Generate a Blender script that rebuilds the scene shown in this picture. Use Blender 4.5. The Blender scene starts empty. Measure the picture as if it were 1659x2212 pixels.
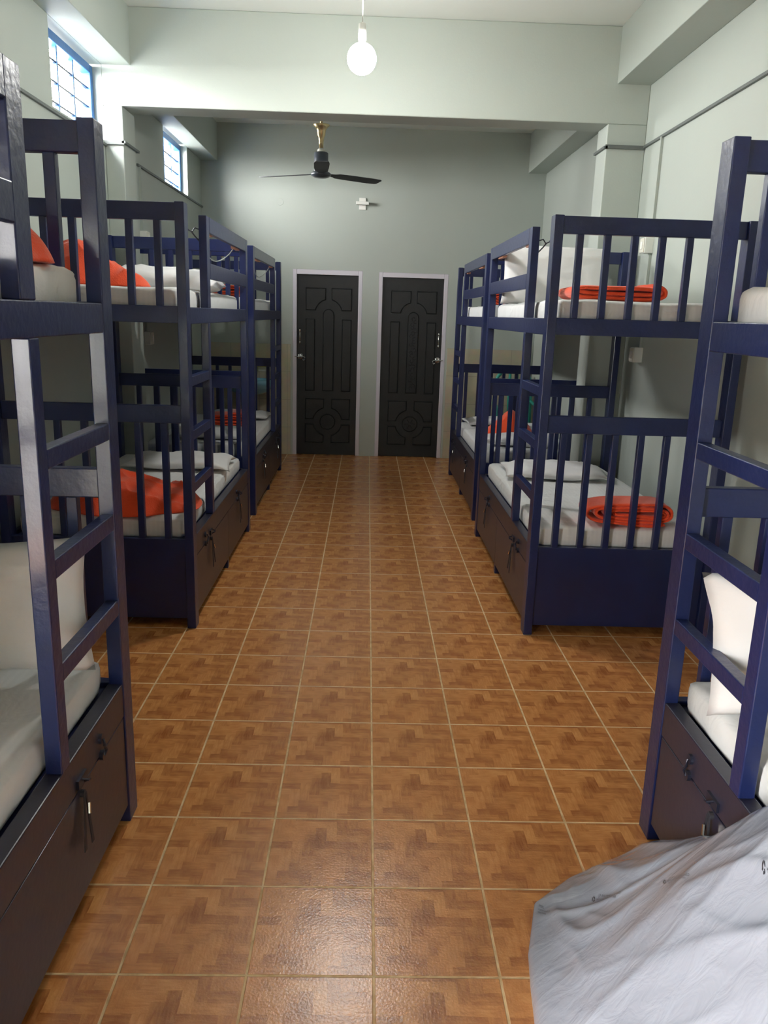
import bpy, bmesh, math, random
from mathutils import Vector, Matrix, noise, Euler
random.seed(7)
SC = bpy.context.scene
COL = SC.collection
PI = math.pi

# ------------------------------------------------------------------ materials
def new_mat(name):
    m = bpy.data.materials.new(name); m.use_nodes = True
    nt = m.node_tree; b = nt.nodes['Principled BSDF']
    return m, nt, b

def plain(name, col, rough=.5, metal=0., coat=0., bump=0., bscale=60., var=0., vscale=8., sheen=0., spec=.5, sub=0.):
    m, nt, b = new_mat(name)
    N, L = nt.nodes, nt.links
    b.inputs['Base Color'].default_value = (*col, 1)
    b.inputs['Roughness'].default_value = rough
    b.inputs['Metallic'].default_value = metal
    b.inputs['Specular IOR Level'].default_value = spec
    b.inputs['Coat Weight'].default_value = coat
    b.inputs['Coat Roughness'].default_value = .12
    b.inputs['Sheen Weight'].default_value = sheen
    tc = N.new('ShaderNodeTexCoord')
    if var:
        n = N.new('ShaderNodeTexNoise'); n.inputs['Scale'].default_value = vscale; n.inputs['Detail'].default_value = 4
        L.new(tc.outputs['Object'], n.inputs['Vector'])
        r = N.new('ShaderNodeMapRange'); r.inputs['To Min'].default_value = 1-var; r.inputs['To Max'].default_value = 1+var
        L.new(n.outputs['Fac'], r.inputs['Value'])
        mx = N.new('ShaderNodeVectorMath'); mx.operation = 'SCALE'; mx.inputs[0].default_value = col
        L.new(r.outputs['Result'], mx.inputs['Scale']); L.new(mx.outputs['Vector'], b.inputs['Base Color'])
    if bump:
        n = N.new('ShaderNodeTexNoise'); n.inputs['Scale'].default_value = bscale; n.inputs['Detail'].default_value = 5
        L.new(tc.outputs['Object'], n.inputs['Vector'])
        bp = N.new('ShaderNodeBump'); bp.inputs['Strength'].default_value = bump; bp.inputs['Distance'].default_value = .01
        L.new(n.outputs['Fac'], bp.inputs['Height']); L.new(bp.outputs['Normal'], b.inputs['Normal'])
    return m

def emis(name, col, s):
    m, nt, b = new_mat(name)
    b.inputs['Base Color'].default_value = (.9, .9, .9, 1)
    b.inputs['Emission Color'].default_value = (*col, 1); b.inputs['Emission Strength'].default_value = s
    return m

WALL = plain('wall_paint', (.41, .455, .415), .55, bump=.06, bscale=90, var=.05, vscale=1.3)
CEIL = plain('ceiling_paint', (.74, .77, .73), .7, bump=.05, bscale=60, var=.03, vscale=1.5)
NAVY = plain('navy_enamel', (.0095, .0165, .074), .33, coat=.20, spec=.40, bump=.16, bscale=45, var=.25, vscale=9)
NAVYD = plain('navy_enamel_panel', (.009, .0150, .066), .35, coat=.2, spec=.4, bump=.07, bscale=30, var=.3, vscale=6)
BROWN = plain('dark_storage_laminate', (.017, .0165, .034), .38, coat=.15, bump=.05, bscale=50, var=.2, vscale=8)
BARE = plain('bare_wood', (.50, .24, .16), .7, var=.25, vscale=25)
ORANGE = plain('orange_fleece', (.80, .075, .014), .95, bump=.35, bscale=160, var=.10, vscale=14, sheen=.35)
DOORB = plain('black_door_skin', (.013, .0145, .016), .42, spec=.35, bump=.08, bscale=110, var=.12, vscale=10)
FRAMEW = plain('lilac_white_frame_paint', (.62, .60, .66), .45)
CHROME = plain('chrome', (.75, .75, .72), .25, metal=1)
STEELD = plain('dark_iron', (.02, .022, .04), .4, metal=.4)
BLACKS = plain('black_cloth_strap', (.018, .018, .025), .7)
BRASS = plain('brass', (.62, .50, .28), .3, metal=1)
FANB = plain('fan_dark_enamel', (.045, .055, .07), .35, coat=.3)
FANBL = plain('fan_blade_matt', (.022, .025, .03), .6)
WPLAST = plain('white_plastic', (.80, .81, .76), .4)
WPLAST2 = plain('cream_plastic', (.70, .69, .60), .4)
BLUEW = plain('window_blue_paint', (.02, .105, .30), .4, bump=.15, bscale=40, var=.2, vscale=14)
WIREM = plain('dark_wire', (.05, .05, .05), .5)
COND = plain('conduit_grey', (.11, .125, .12), .5)
COND2 = plain('painted_conduit', (.40, .44, .40), .55)
TEAL = plain('teal_plastic', (.04, .34, .27), .35)
BASINB = plain('blue_basin_glaze', (.24, .56, .74), .2, coat=.5)
YEL = plain('yellow_plastic', (.75, .68, .06), .4)
GROUND = plain('outside_concrete', (.45, .44, .42), .9, bump=.1)
TAN = plain('tan_render', (.62, .45, .30), .9, var=.15, vscale=2)
BARK = plain('bark', (.06, .045, .035), .9)
INK = plain('black_ink', (.03, .03, .04), .5)
PRINTM = INK

def sheet_mat(name, col, warm):
    m, nt, b = new_mat(name); N, L = nt.nodes, nt.links
    tc = N.new('ShaderNodeTexCoord')
    w = N.new('ShaderNodeTexWave'); w.wave_type = 'BANDS'; w.bands_direction = 'X'; w.inputs['Scale'].default_value = 14
    L.new(tc.outputs['Object'], w.inputs['Vector'])
    cr = N.new('ShaderNodeMapRange'); cr.inputs['To Min'].default_value = .965; cr.inputs['To Max'].default_value = 1.0
    L.new(w.outputs['Fac'], cr.inputs['Value'])
    s = N.new('ShaderNodeVectorMath'); s.operation = 'SCALE'; s.inputs[0].default_value = col
    L.new(cr.outputs['Result'], s.inputs['Scale']); L.new(s.outputs['Vector'], b.inputs['Base Color'])
    b.inputs['Roughness'].default_value = .75; b.inputs['Sheen Weight'].default_value = .15
    n = N.new('ShaderNodeTexNoise'); n.inputs['Scale'].default_value = 9; n.inputs['Detail'].default_value = 3; n.inputs['Distortion'].default_value = 1.2
    L.new(tc.outputs['Object'], n.inputs['Vector'])
    bp = N.new('ShaderNodeBump'); bp.inputs['Strength'].default_value = .30; bp.inputs['Distance'].default_value = .02
    L.new(n.outputs['Fac'], bp.inputs['Height']); L.new(bp.outputs['Normal'], b.inputs['Normal'])
    return m
SHEET = sheet_mat('white_sheet', (.74, .75, .74), 0)
PILLOWM = plain('white_pillowcase', (.70, .70, .695), .75, bump=.4, bscale=9, sheen=.15)

def bag_mat():
    m, nt, b = new_mat('white_polythene'); N, L = nt.nodes, nt.links
    b.inputs['Base Color'].default_value = (.34, .37, .44, 1)
    b.inputs['Roughness'].default_value = .24
    b.inputs['Subsurface Weight'].default_value = 0
    b.inputs['Coat Weight'].default_value = .5; b.inputs['Coat Roughness'].default_value = .1
    tc = N.new('ShaderNodeTexCoord')
    mp = N.new('ShaderNodeMapping'); mp.inputs['Rotation'].default_value = (0, 0, 1.1); mp.inputs['Scale'].default_value = (5, 16, 9)
    L.new(tc.outputs['Object'], mp.inputs['Vector'])
    n = N.new('ShaderNodeTexNoise'); n.inputs['Scale'].default_value = 1.6; n.inputs['Detail'].default_value = 4; n.inputs['Distortion'].default_value = .8
    L.new(mp.outputs['Vector'], n.inputs['Vector'])
    bp = N.new('ShaderNodeBump'); bp.inputs['Strength'].default_value = .28; bp.inputs['Distance'].default_value = .014
    L.new(n.outputs['Fac'], bp.inputs['Height']); L.new(bp.outputs['Normal'], b.inputs['Normal'])
    return m
BAGM = bag_mat()

def floor_mat():
    m, nt, b = new_mat('parquet_print_tile'); N, L = nt.nodes, nt.links
    def mth(op, a, c=None, d=None):
        n = N.new('ShaderNodeMath'); n.operation = op
        for k, v in enumerate((a, c, d)):
            if v is None: continue
            if isinstance(v, (int, float)): n.inputs[k].default_value = v
            else: L.new(v, n.inputs[k])
        return n.outputs[0]
    tc = N.new('ShaderNodeTexCoord'); sx = N.new('ShaderNodeSeparateXYZ')
    jit = N.new('ShaderNodeTexNoise'); jit.inputs['Scale'].default_value = 22; jit.inputs['Detail'].default_value = 3
    L.new(tc.outputs['Object'], jit.inputs['Vector'])
    L.new(tc.outputs['Object'], sx.inputs[0])
    X, Y = mth('DIVIDE', sx.outputs[0], .3), mth('DIVIDE', sx.outputs[1], .3)
    ix, iy = mth('FLOOR', X), mth('FLOOR', Y)
    fx, fy = mth('FRACT', X), mth('FRACT', Y)
    e = mth('MINIMUM', mth('MINIMUM', fx, mth('SUBTRACT', 1, fx)), mth('MINIMUM', fy, mth('SUBTRACT', 1, fy)))
    e = mth('ADD', e, mth('MULTIPLY', mth('SUBTRACT', jit.outputs['Fac'], .5), .008))
    tile = mth('SMOOTH_MIN', 1, mth('MAXIMUM', 0, mth('DIVIDE', mth('SUBTRACT', e, .0075), .006)), 0.0)
    tile = mth('MINIMUM', 1, mth('MAXIMUM', 0, mth('DIVIDE', mth('SUBTRACT', e, .0075), .006)))
    # printed herringbone, the same print on every tile
    n9 = 9.4
    warp = N.new('ShaderNodeTexNoise'); warp.inputs['Scale'].default_value = 2.2
    cv = N.new('ShaderNodeCombineXYZ'); L.new(fx, cv.inputs[0]); L.new(fy, cv.inputs[1])
    L.new(cv.outputs[0], warp.inputs['Vector'])
    wv = mth('MULTIPLY', mth('SUBTRACT', warp.outputs['Fac'], .5), .5)
    u = mth('ADD', mth('MULTIPLY', fx, n9), wv); v = mth('ADD', mth('MULTIPLY', fy, n9), wv)
    i, j = mth('FLOOR', u), mth('FLOOR', v)
    d = mth('ADD', mth('SUBTRACT', i, j), 60)
    mm = mth('MODULO', d, 6)
    hor = mth('LESS_THAN', mm, 2.5)
    ha = mth('SUBTRACT', i, mm)
    vb = mth('ADD', j, mm)
    def mix(f, a, c):
        return mth('ADD', mth('MULTIPLY', f, a), mth('MULTIPLY', mth('SUBTRACT', 1, f), c))
    ida, idb = mix(hor, ha, i), mix(hor, j, vb)
    cid = N.new('ShaderNodeCombineXYZ'); L.new(ida, cid.inputs[0]); L.new(idb, cid.inputs[1]); L.new(hor, cid.inputs[2])
    wn = N.new('ShaderNodeTexWhiteNoise'); wn.noise_dimensions = '3D'; L.new(cid.outputs[0], wn.inputs['Vector'])
    # grain, stretched along the plank
    gx = mth('ADD', mth('MULTIPLY', fx, mix(hor, 6, 40)), mth('MULTIPLY', wn.outputs['Value'], 9))
    gy = mth('MULTIPLY', fy, mix(hor, 40, 6))
    cg = N.new('ShaderNodeCombineXYZ'); L.new(gx, cg.inputs[0]); L.new(gy, cg.inputs[1])
    gn = N.new('ShaderNodeTexNoise'); gn.inputs['Scale'].default_value = 1.0; gn.inputs['Detail'].default_value = 5; gn.inputs['Distortion'].default_value = .6
    L.new(cg.outputs[0], gn.inputs['Vector'])
    blot = N.new('ShaderNodeTexNoise'); blot.inputs['Scale'].default_value = 5.5; blot.inputs['Detail'].default_value = 2
    L.new(cv.outputs[0], blot.inputs['Vector'])
    tone = mth('ADD', mth('ADD', mth('MULTIPLY', wn.outputs['Value'], .30), mth('MULTIPLY', gn.outputs['Fac'], .50)), mth('MULTIPLY', mth('SUBTRACT', blot.outputs['Fac'], .5), .52))
    wide = N.new('ShaderNodeTexNoise'); wide.inputs['Scale'].default_value = 1.1; wide.inputs['Detail'].default_value = 3
    L.new(tc.outputs['Object'], wide.inputs['Vector'])
    tone = mth('ADD', tone, mth('MULTIPLY', mth('SUBTRACT', wide.outputs['Fac'], .5), .25))
    cr = N.new('ShaderNodeValToRGB'); L.new(tone, cr.inputs['Fac'])
    el = cr.color_ramp.elements
    el[0].position = .12; el[0].color = (.30, .105, .030, 1)
    el[1].position = .85; el[1].color = (.74, .37, .13, 1)
    k = cr.color_ramp.elements.new(.48); k.color = (.53, .225, .072, 1)
    gr = N.new('ShaderNodeValToRGB'); L.new(jit.outputs['Fac'], gr.inputs['Fac'])
    gr.color_ramp.elements[0].position = .3; gr.color_ramp.elements[0].color = (.50, .32, .15, 1)
    gr.color_ramp.elements[1].position = .62; gr.color_ramp.elements[1].color = (.80, .60, .34, 1)
    mc = N.new('ShaderNodeMix'); mc.data_type = 'RGBA'
    L.new(tile, mc.inputs['Factor']); L.new(gr.outputs['Color'], mc.inputs['A']); L.new(cr.outputs['Color'], mc.inputs['B'])
    L.new(mc.outputs['Result'], b.inputs['Base Color'])
    # each tile lies with its own slight tilt
    ct = N.new('ShaderNodeCombineXYZ'); L.new(ix, ct.inputs[0]); L.new(iy, ct.inputs[1])
    wt = N.new('ShaderNodeTexWhiteNoise'); wt.noise_dimensions = '2D'; L.new(ct.outputs[0], wt.inputs['Vector'])
    sub = N.new('ShaderNodeVectorMath'); sub.operation = 'SUBTRACT'; L.new(wt.outputs['Color'], sub.inputs[0]); sub.inputs[1].default_value = (.5, .5, .5)
    sc = N.new('ShaderNodeVectorMath'); sc.operation = 'MULTIPLY'; L.new(sub.outputs[0], sc.inputs[0]); sc.inputs[1].default_value = (.022, .022, 0)
    geo = N.new('ShaderNodeNewGeometry')
    ad = N.new('ShaderNodeVectorMath'); ad.operation = 'ADD'; L.new(geo.outputs['Normal'], ad.inputs[0]); L.new(sc.outputs[0], ad.inputs[1])
    nm = N.new('ShaderNodeVectorMath'); nm.operation = 'NORMALIZE'; L.new(ad.outputs[0], nm.inputs[0])
    fine = N.new('ShaderNodeTexNoise'); fine.inputs['Scale'].default_value = 150; fine.inputs['Detail'].default_value = 3
    L.new(tc.outputs['Object'], fine.inputs['Vector'])
    h = mth('ADD', tile, mth('MULTIPLY', fine.outputs['Fac'], .60))
    bp = N.new('ShaderNodeBump'); bp.inputs['Strength'].default_value = .55; bp.inputs['Distance'].default_value = .0016
    L.new(h, bp.inputs['Height']); L.new(nm.outputs[0], bp.inputs['Normal']); L.new(bp.outputs['Normal'], b.inputs['Normal'])
    L.new(mix(tile, .24, .8), b.inputs['Roughness'])
    b.inputs['Specular IOR Level'].default_value = .5
    return m
FLOORM = floor_mat()

def dado_mat():
    m, nt, b = new_mat('cream_wall_tile'); N, L = nt.nodes, nt.links
    tc = N.new('ShaderNodeTexCoord'); mp = N.new('ShaderNodeMapping'); mp.inputs['Rotation'].default_value = (PI/2, 0, 0)
    L.new(tc.outputs['Object'], mp.inputs['Vector'])
    br = N.new('ShaderNodeTexBrick'); br.offset = 0; br.inputs['Scale'].default_value = 1
    br.inputs['Color1'].default_value = (.62, .57, .42, 1); br.inputs['Color2'].default_value = (.58, .53, .39, 1)
    br.inputs['Mortar'].default_value = (.42, .40, .31, 1); br.inputs['Mortar Size'].default_value = .0025
    br.inputs['Brick Width'].default_value = .3; br.inputs['Row Height'].default_value = .3
    L.new(mp.outputs[0], br.inputs['Vector'])
    n = N.new('ShaderNodeTexNoise'); n.inputs['Scale'].default_value = 9; n.inputs['Detail'].default_value = 5
    L.new(tc.outputs['Object'], n.inputs['Vector'])
    mx = N.new('ShaderNodeMix'); mx.data_type = 'RGBA'; mx.blend_type = 'MULTIPLY'; mx.inputs['Factor'].default_value = .35
    L.new(br.outputs['Color'], mx.inputs['A']); L.new(n.outputs['Color'], mx.inputs['B']); L.new(mx.outputs['Result'], b.inputs['Base Color'])
    b.inputs['Roughness'].default_value = .25
    return m
DADO = dado_mat()

# ------------------------------------------------------------------ mesh helpers
def obj(name, bm, mat, parent=None, smooth=False, bevel=0., seg=2, sub=0):
    bmesh.ops.recalc_face_normals(bm, faces=bm.faces)
    me = bpy.data.meshes.new(name); bm.to_mesh(me); bm.free()
    me.materials.append(mat)
    if smooth:
        me.polygons.foreach_set('use_smooth', [True]*len(me.polygons))
    o = bpy.data.objects.new(name, me); COL.objects.link(o)
    if parent: o.parent = parent
    if bevel:
        b = o.modifiers.new('Bevel', 'BEVEL'); b.width = bevel; b.segments = seg; b.limit_method = 'ANGLE'
    if sub:
        s = o.modifiers.new('Sub', 'SUBSURF'); s.levels = sub; s.render_levels = sub
    return o

def tag(o, label, cat=None, group=None, kind=None):
    o['label'] = label
    if cat: o['category'] = cat
    if group: o['group'] = group
    if kind: o['kind'] = kind
    return o

def thing(name, loc, label, cat=None, group=None, rz=0., kind=None):
    o = bpy.data.objects.new(name, None); COL.objects.link(o)
    o.location = loc; o.rotation_euler = (0, 0, rz); o.empty_display_size = .1
    return tag(o, label, cat, group, kind)

def box(bm, x0, x1, y0, y1, z0, z1):
    xs, ys, zs = sorted((x0, x1)), sorted((y0, y1)), sorted((z0, z1))
    v = [bm.verts.new((x, y, z)) for z in zs for y in ys for x in xs]
    for f in ((0, 2, 3, 1), (4, 5, 7, 6), (0, 1, 5, 4), (2, 6, 7, 3), (0, 4, 6, 2), (1, 3, 7, 5)):
        bm.faces.new([v[k] for k in f])
    return v

def bx(*a):
    bm = bmesh.new(); box(bm, *a); return bm

def tube(bm, pts, r, n=8, cap=True):
    pts = [Vector(p) for p in pts]
    rings = []
    up = Vector((0, 0, 1))
    for k, p in enumerate(pts):
        a = pts[max(k-1, 0)]; c = pts[min(k+1, len(pts)-1)]
        t = (c-a).normalized()
        s = t.cross(up)
        if s.length < 1e-3: s = t.cross(Vector((1, 0, 0)))
        s.normalize(); q = s.cross(t)
        rr = r[k] if isinstance(r, (list, tuple)) else r
        rings.append([bm.verts.new(p + (s*math.cos(2*PI*i/n) + q*math.sin(2*PI*i/n))*rr) for i in range(n)])
    for a, c in zip(rings, rings[1:]):
        for i in range(n):
            bm.faces.new((a[i], a[(i+1) % n], c[(i+1) % n], c[i]))
    if cap:
        bm.faces.new(rings[0]); bm.faces.new(rings[-1])

def lathe(bm, prof, cx=0, cy=0, n=32):
    rings = []
    for r, z in prof:
        rings.append([bm.verts.new((cx+r*math.cos(2*PI*i/n), cy+r*math.sin(2*PI*i/n), z)) for i in range(n)])
    for a, c in zip(rings, rings[1:]):
        for i in range(n):
            bm.faces.new((a[i], a[(i+1) % n], c[(i+1) % n], c[i]))
    bm.faces.new(rings[0]); bm.faces.new(rings[-1])

def disc(bm, c, r, axis, depth, n=20):
    """short cylinder along axis ('x','y','z') from c"""
    ax = {'x': Vector((1, 0, 0)), 'y': Vector((0, 1, 0)), 'z': Vector((0, 0, 1))}[axis]
    tube(bm, [Vector(c), Vector(c)+ax*depth], r, n)

# ------------------------------------------------------------------ room
XL, XR, YF, YB0, ZC = -1.775, 1.735, 7.10, -3.40, 3.335
def struct(name, bm, mat, label, **k):
    return tag(obj(name, bm, mat, **k), label, kind='structure')

struct('floor', bx(-2.3, 2.3, YB0-.25, YF+.25, -.12, 0), FLOORM, 'brown parquet-print tiled floor with cream grout')
struct('ceiling', bx(-2.0, 1.96, YB0-.2, YF+.2, ZC, ZC+.15), CEIL, 'white painted ceiling')
W1 = (3.16, 4.03, 2.555, 3.0); W2 = (5.58, 6.47, 2.545, 3.0)
DY0, DY1, DZ = -2.90, -2.20, 2.12
bm = bmesh.new(); xo = XL-.22
def lw(y0, y1, z0, z1): box(bm, xo, XL, y0, y1, z0, z1)
lw(YB0, DY0, 0, ZC); lw(DY0, DY1, DZ, ZC); lw(DY1, W1[0], 0, ZC)
lw(W1[0], W1[1], 0, W1[2]); lw(W1[0], W1[1], W1[3], ZC); lw(W1[1], W2[0], 0, ZC)
lw(W2[0], W2[1], 0, W2[2]); lw(W2[0], W2[1], W2[3], ZC); lw(W2[1], YF, 0, ZC)
struct('wall_left', bm, WALL, 'grey-green left wall with two high windows')
struct('wall_right', bx(XR, XR+.22, YB0, YF, 0, ZC), WALL, 'grey-green right wall')
# far wall with two door openings
D1 = (-.845, -.115, 1.955); D2 = (.055, .785, 1.95)
bm = bmesh.new()
def fw(x0, x1, z0, z1): box(bm, x0, x1, YF, YF+.2, z0, z1)
fw(-2.0, D1[0], 0, ZC); fw(D1[0], D1[1], D1[2], ZC); fw(D1[1], D2[0], 0, ZC); fw(D2[0], D2[1], D2[2], ZC); fw(D2[1], 1.96, 0, ZC)
box(bm, -2.0, 1.96, YF+.2, YF+.28, 0, ZC)  # unseen backing wall, added to keep outside daylight from leaking under the doors
struct('wall_far', bm, WALL, 'grey-green far wall with two black doors')
struct('wall_near', bx(-2.0, 1.96, YB0-.2, YB0, 0, ZC), WALL, 'grey-green wall behind the viewer')
# concrete frame
YC0, YC1, ZB = 4.03, 4.26, 2.765
struct('cross_beam', bx(XL, XR, YC0, YC1, ZB, ZC), WALL, 'deep cross beam carrying the lit bulb glow', bevel=.006)
struct('column_right', bx(1.478, XR, YC0, YC1, 0, ZB), WALL, 'square column against the right wall', bevel=.006)
struct('column_left', bx(XL, -1.655, YC0, YC1+.05, 0, ZB), WALL, 'shallow column against the left wall', bevel=.006)
struct('beam_right', bx(1.515, XR, YB0, YC0, 3.0, ZC), WALL, 'ceiling beam along the right wall, near bay', bevel=.004)
struct('beam_right_far', bx(1.55, XR, YC1, YF, 2.96, ZC), WALL, 'ceiling beam along the right wall, far bay', bevel=.004)
struct('beam_left', bx(XL, -1.59, YB0, YC0, 3.0, ZC), WALL, 'ceiling beam along the left wall, near bay', bevel=.004)
struct('beam_left_far', bx(XL, -1.605, YC1, YF, 2.975, ZC), WALL, 'ceiling beam along the left wall, far bay', bevel=.004)
# cream tile dado on the far wall
struct('trim_1', bx(XL, D1[0]-.022, YF-.010, YF, 0, 1.185), DADO, 'cream tile dado left of the doors')
struct('trim_2', bx(D2[1]+.022, 1.70, YF-.010, YF, 0, 1.19), DADO, 'cream tile dado right of the doors')
# conduits
def conduit(name, pts, label, mat=COND, r=.0075):
    bm = bmesh.new()
    for a, c in zip(pts, pts[1:]):
        lo = [min(p, q)-r for p, q in zip(a, c)]; hi = [max(p, q)+r for p, q in zip(a, c)]
        box(bm, lo[0], hi[0], lo[1], hi[1], lo[2], hi[2])
    return struct(name, bm, mat, label)
conduit('trim_3', [(XR-.009, YB0+.02, 2.63), (XR-.009, YC0-.009, 2.63), (1.478, YC0-.009, 2.622), (1.469, YC1, 2.622)], 'cable trunking along the right wall')
conduit('trim_4', [(XR-.009, 3.69, 2.62), (XR-.009, 3.69, 1.30)], 'vertical cable trunking on the right wall', COND2, .008)
conduit('trim_5', [(XL+.008, YB0+.02, 2.528), (XL+.008, YC0-.008, 2.528)], 'cable trunking under the near window')
conduit('trim_6', [(XL+.008, YC0-.008, 2.54), (-1.655, YC0-.008, 2.548), (-1.647, 4.34, 2.548)], 'cable trunking round the left column')
conduit('trim_7', [(XL+.008, 4.75, 2.533), (XL+.008, YF-.01, 2.533)], 'cable trunking under the far window')
conduit('trim_8', [(XL+.008, 3.60, 2.52), (XL+.008, 3.60, 1.30)], 'vertical cable trunking on the left wall, near bay', COND2, .008)
conduit('trim_9', [(XL+.008, 4.80, 2.52), (XL+.008, 4.80, 1.30)], 'vertical cable trunking on the left wall, far bay', COND2, .008)

# windows ---------------------------------------------------------
def window(n, W, label):
    y0, y1, z0, z1 = W
    t = thing('window_%d' % n, (-1.86, (y0+y1)/2, z0), label, kind='structure')
    cy = (y0+y1)/2
    xf0, xf1 = -.03, .03
    bm = bmesh.new(); w = .05
    H = z1-z0-.015; hw = (y1-y0)/2-.002
    box(bm, xf0, xf1, -hw, -hw+w, 0, H); box(bm, xf0, xf1, hw-w, hw, 0, H)
    box(bm, xf0, xf1, -hw+w, hw-w, H-w, H); box(bm, xf0, xf1, -hw+w, hw-w, 0, .03)
    obj('window_frame', bm, BLUEW, t, bevel=.004)
    span = 2*hw-2*w
    for k in (1, 2):
        y = -hw+w+span*k/3
        obj('mullion', bx(-.012, .012, y-.009, y+.009, .03, H-w), BLUEW, t)
    for z in (.075, .185, .295):
        obj('glazing_bar', bx(-.008, .008, -hw+w, hw-w, z-.005, z+.005), STEELD, t)
    bm = bmesh.new()
    z = .04
    while z < H-w:
        box(bm, -.0232, -.022, -hw+w, hw-w, z-.0009, z+.0009); z += .024
    y = -hw+w+.02
    while y < hw-w:
        box(bm, -.022, -.0208, y-.0007, y+.0007, .03, H-w); y += .03
    obj('wire_mesh', bm, WIREM, t)
window(1, W1, 'high blue-framed window with wire mesh, near bay')
window(2, W2, 'high blue-framed window with wire mesh, far bay')

# outside
g = tag(obj('outside_ground', bx(-40, -1.996, -20, 45, -.35, -.2), GROUND), 'concrete yard outside', kind='structure')
tr = thing('bare_tree', (-4.62, 11.0, -.2), 'bare tree seen through the near high window', 'tree')
bm = bmesh.new(); tube(bm, [(0, 0, 0), (.1, 0, 2), (0, .1, 4.0)], [.12, .1, .05], 8); obj('trunk', bm, BARK, tr, True)
bm = bmesh.new(); rnd = random.Random(3)
for k in range(16):
    a = rnd.uniform(0, 2*PI); l = rnd.uniform(.7, 1.5); zz = rnd.uniform(3.1, 4.0)
    p = Vector((.05, .05, zz)); q = p + Vector((math.cos(a)*l*.6, math.sin(a)*l*.6, l*.7)); r2 = q + Vector((math.cos(a+.5)*.3, math.sin(a+.5)*.3, .5))
    tube(bm, [p, q, r2], [.020, .012, .006], 5)
obj('branches', bm, BARK, tr, True)

# doors -------------------------------------------------------------
def raised(bm, pts, y, d=.007, ins=.014):
    """raised panel from an (x,z) outline; front towards -y"""
    n = len(pts); c = Vector((sum(p[0] for p in pts)/n, sum(p[1] for p in pts)/n))
    def inset(k):
        out = []
        for i in range(n):
            a = Vector(pts[i-1]); q = Vector(pts[i]); e = Vector(pts[(i+1) % n])
            d1 = (q-a).normalized(); d2 = (e-q).normalized()
            n1 = Vector((-d1.y, d1.x)); n2 = Vector((-d2.y, d2.x))
            m = n1+n2; m = m/max(m.length_squared, .3)*2
            out.append(q + m*k*.5*1.0)
        return out
    area = sum(pts[i-1][0]*pts[i][1]-pts[i][0]*pts[i-1][1] for i in range(n))
    s = 1 if area > 0 else -1
    lev = [(0, 0), (.005, -.004), (.010, .002), (ins+.006, -d)]
    rings = []
    for k, dy in lev:
        rings.append([bm.verts.new((p[0], y+dy, p[1])) for p in inset(k*s)])
    for a, e in zip(rings, rings[1:]):
        for i in range(n): bm.faces.new((a[i-1], a[i], e[i], e[i-1]))
    bm.faces.new(rings[-1])

def arc(cx, cz, r, a0, a1, n=10):
    return [(cx+r*math.cos(a0+(a1-a0)*k/n), cz+r*math.sin(a0+(a1-a0)*k/n)) for k in range(n+1)]

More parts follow.
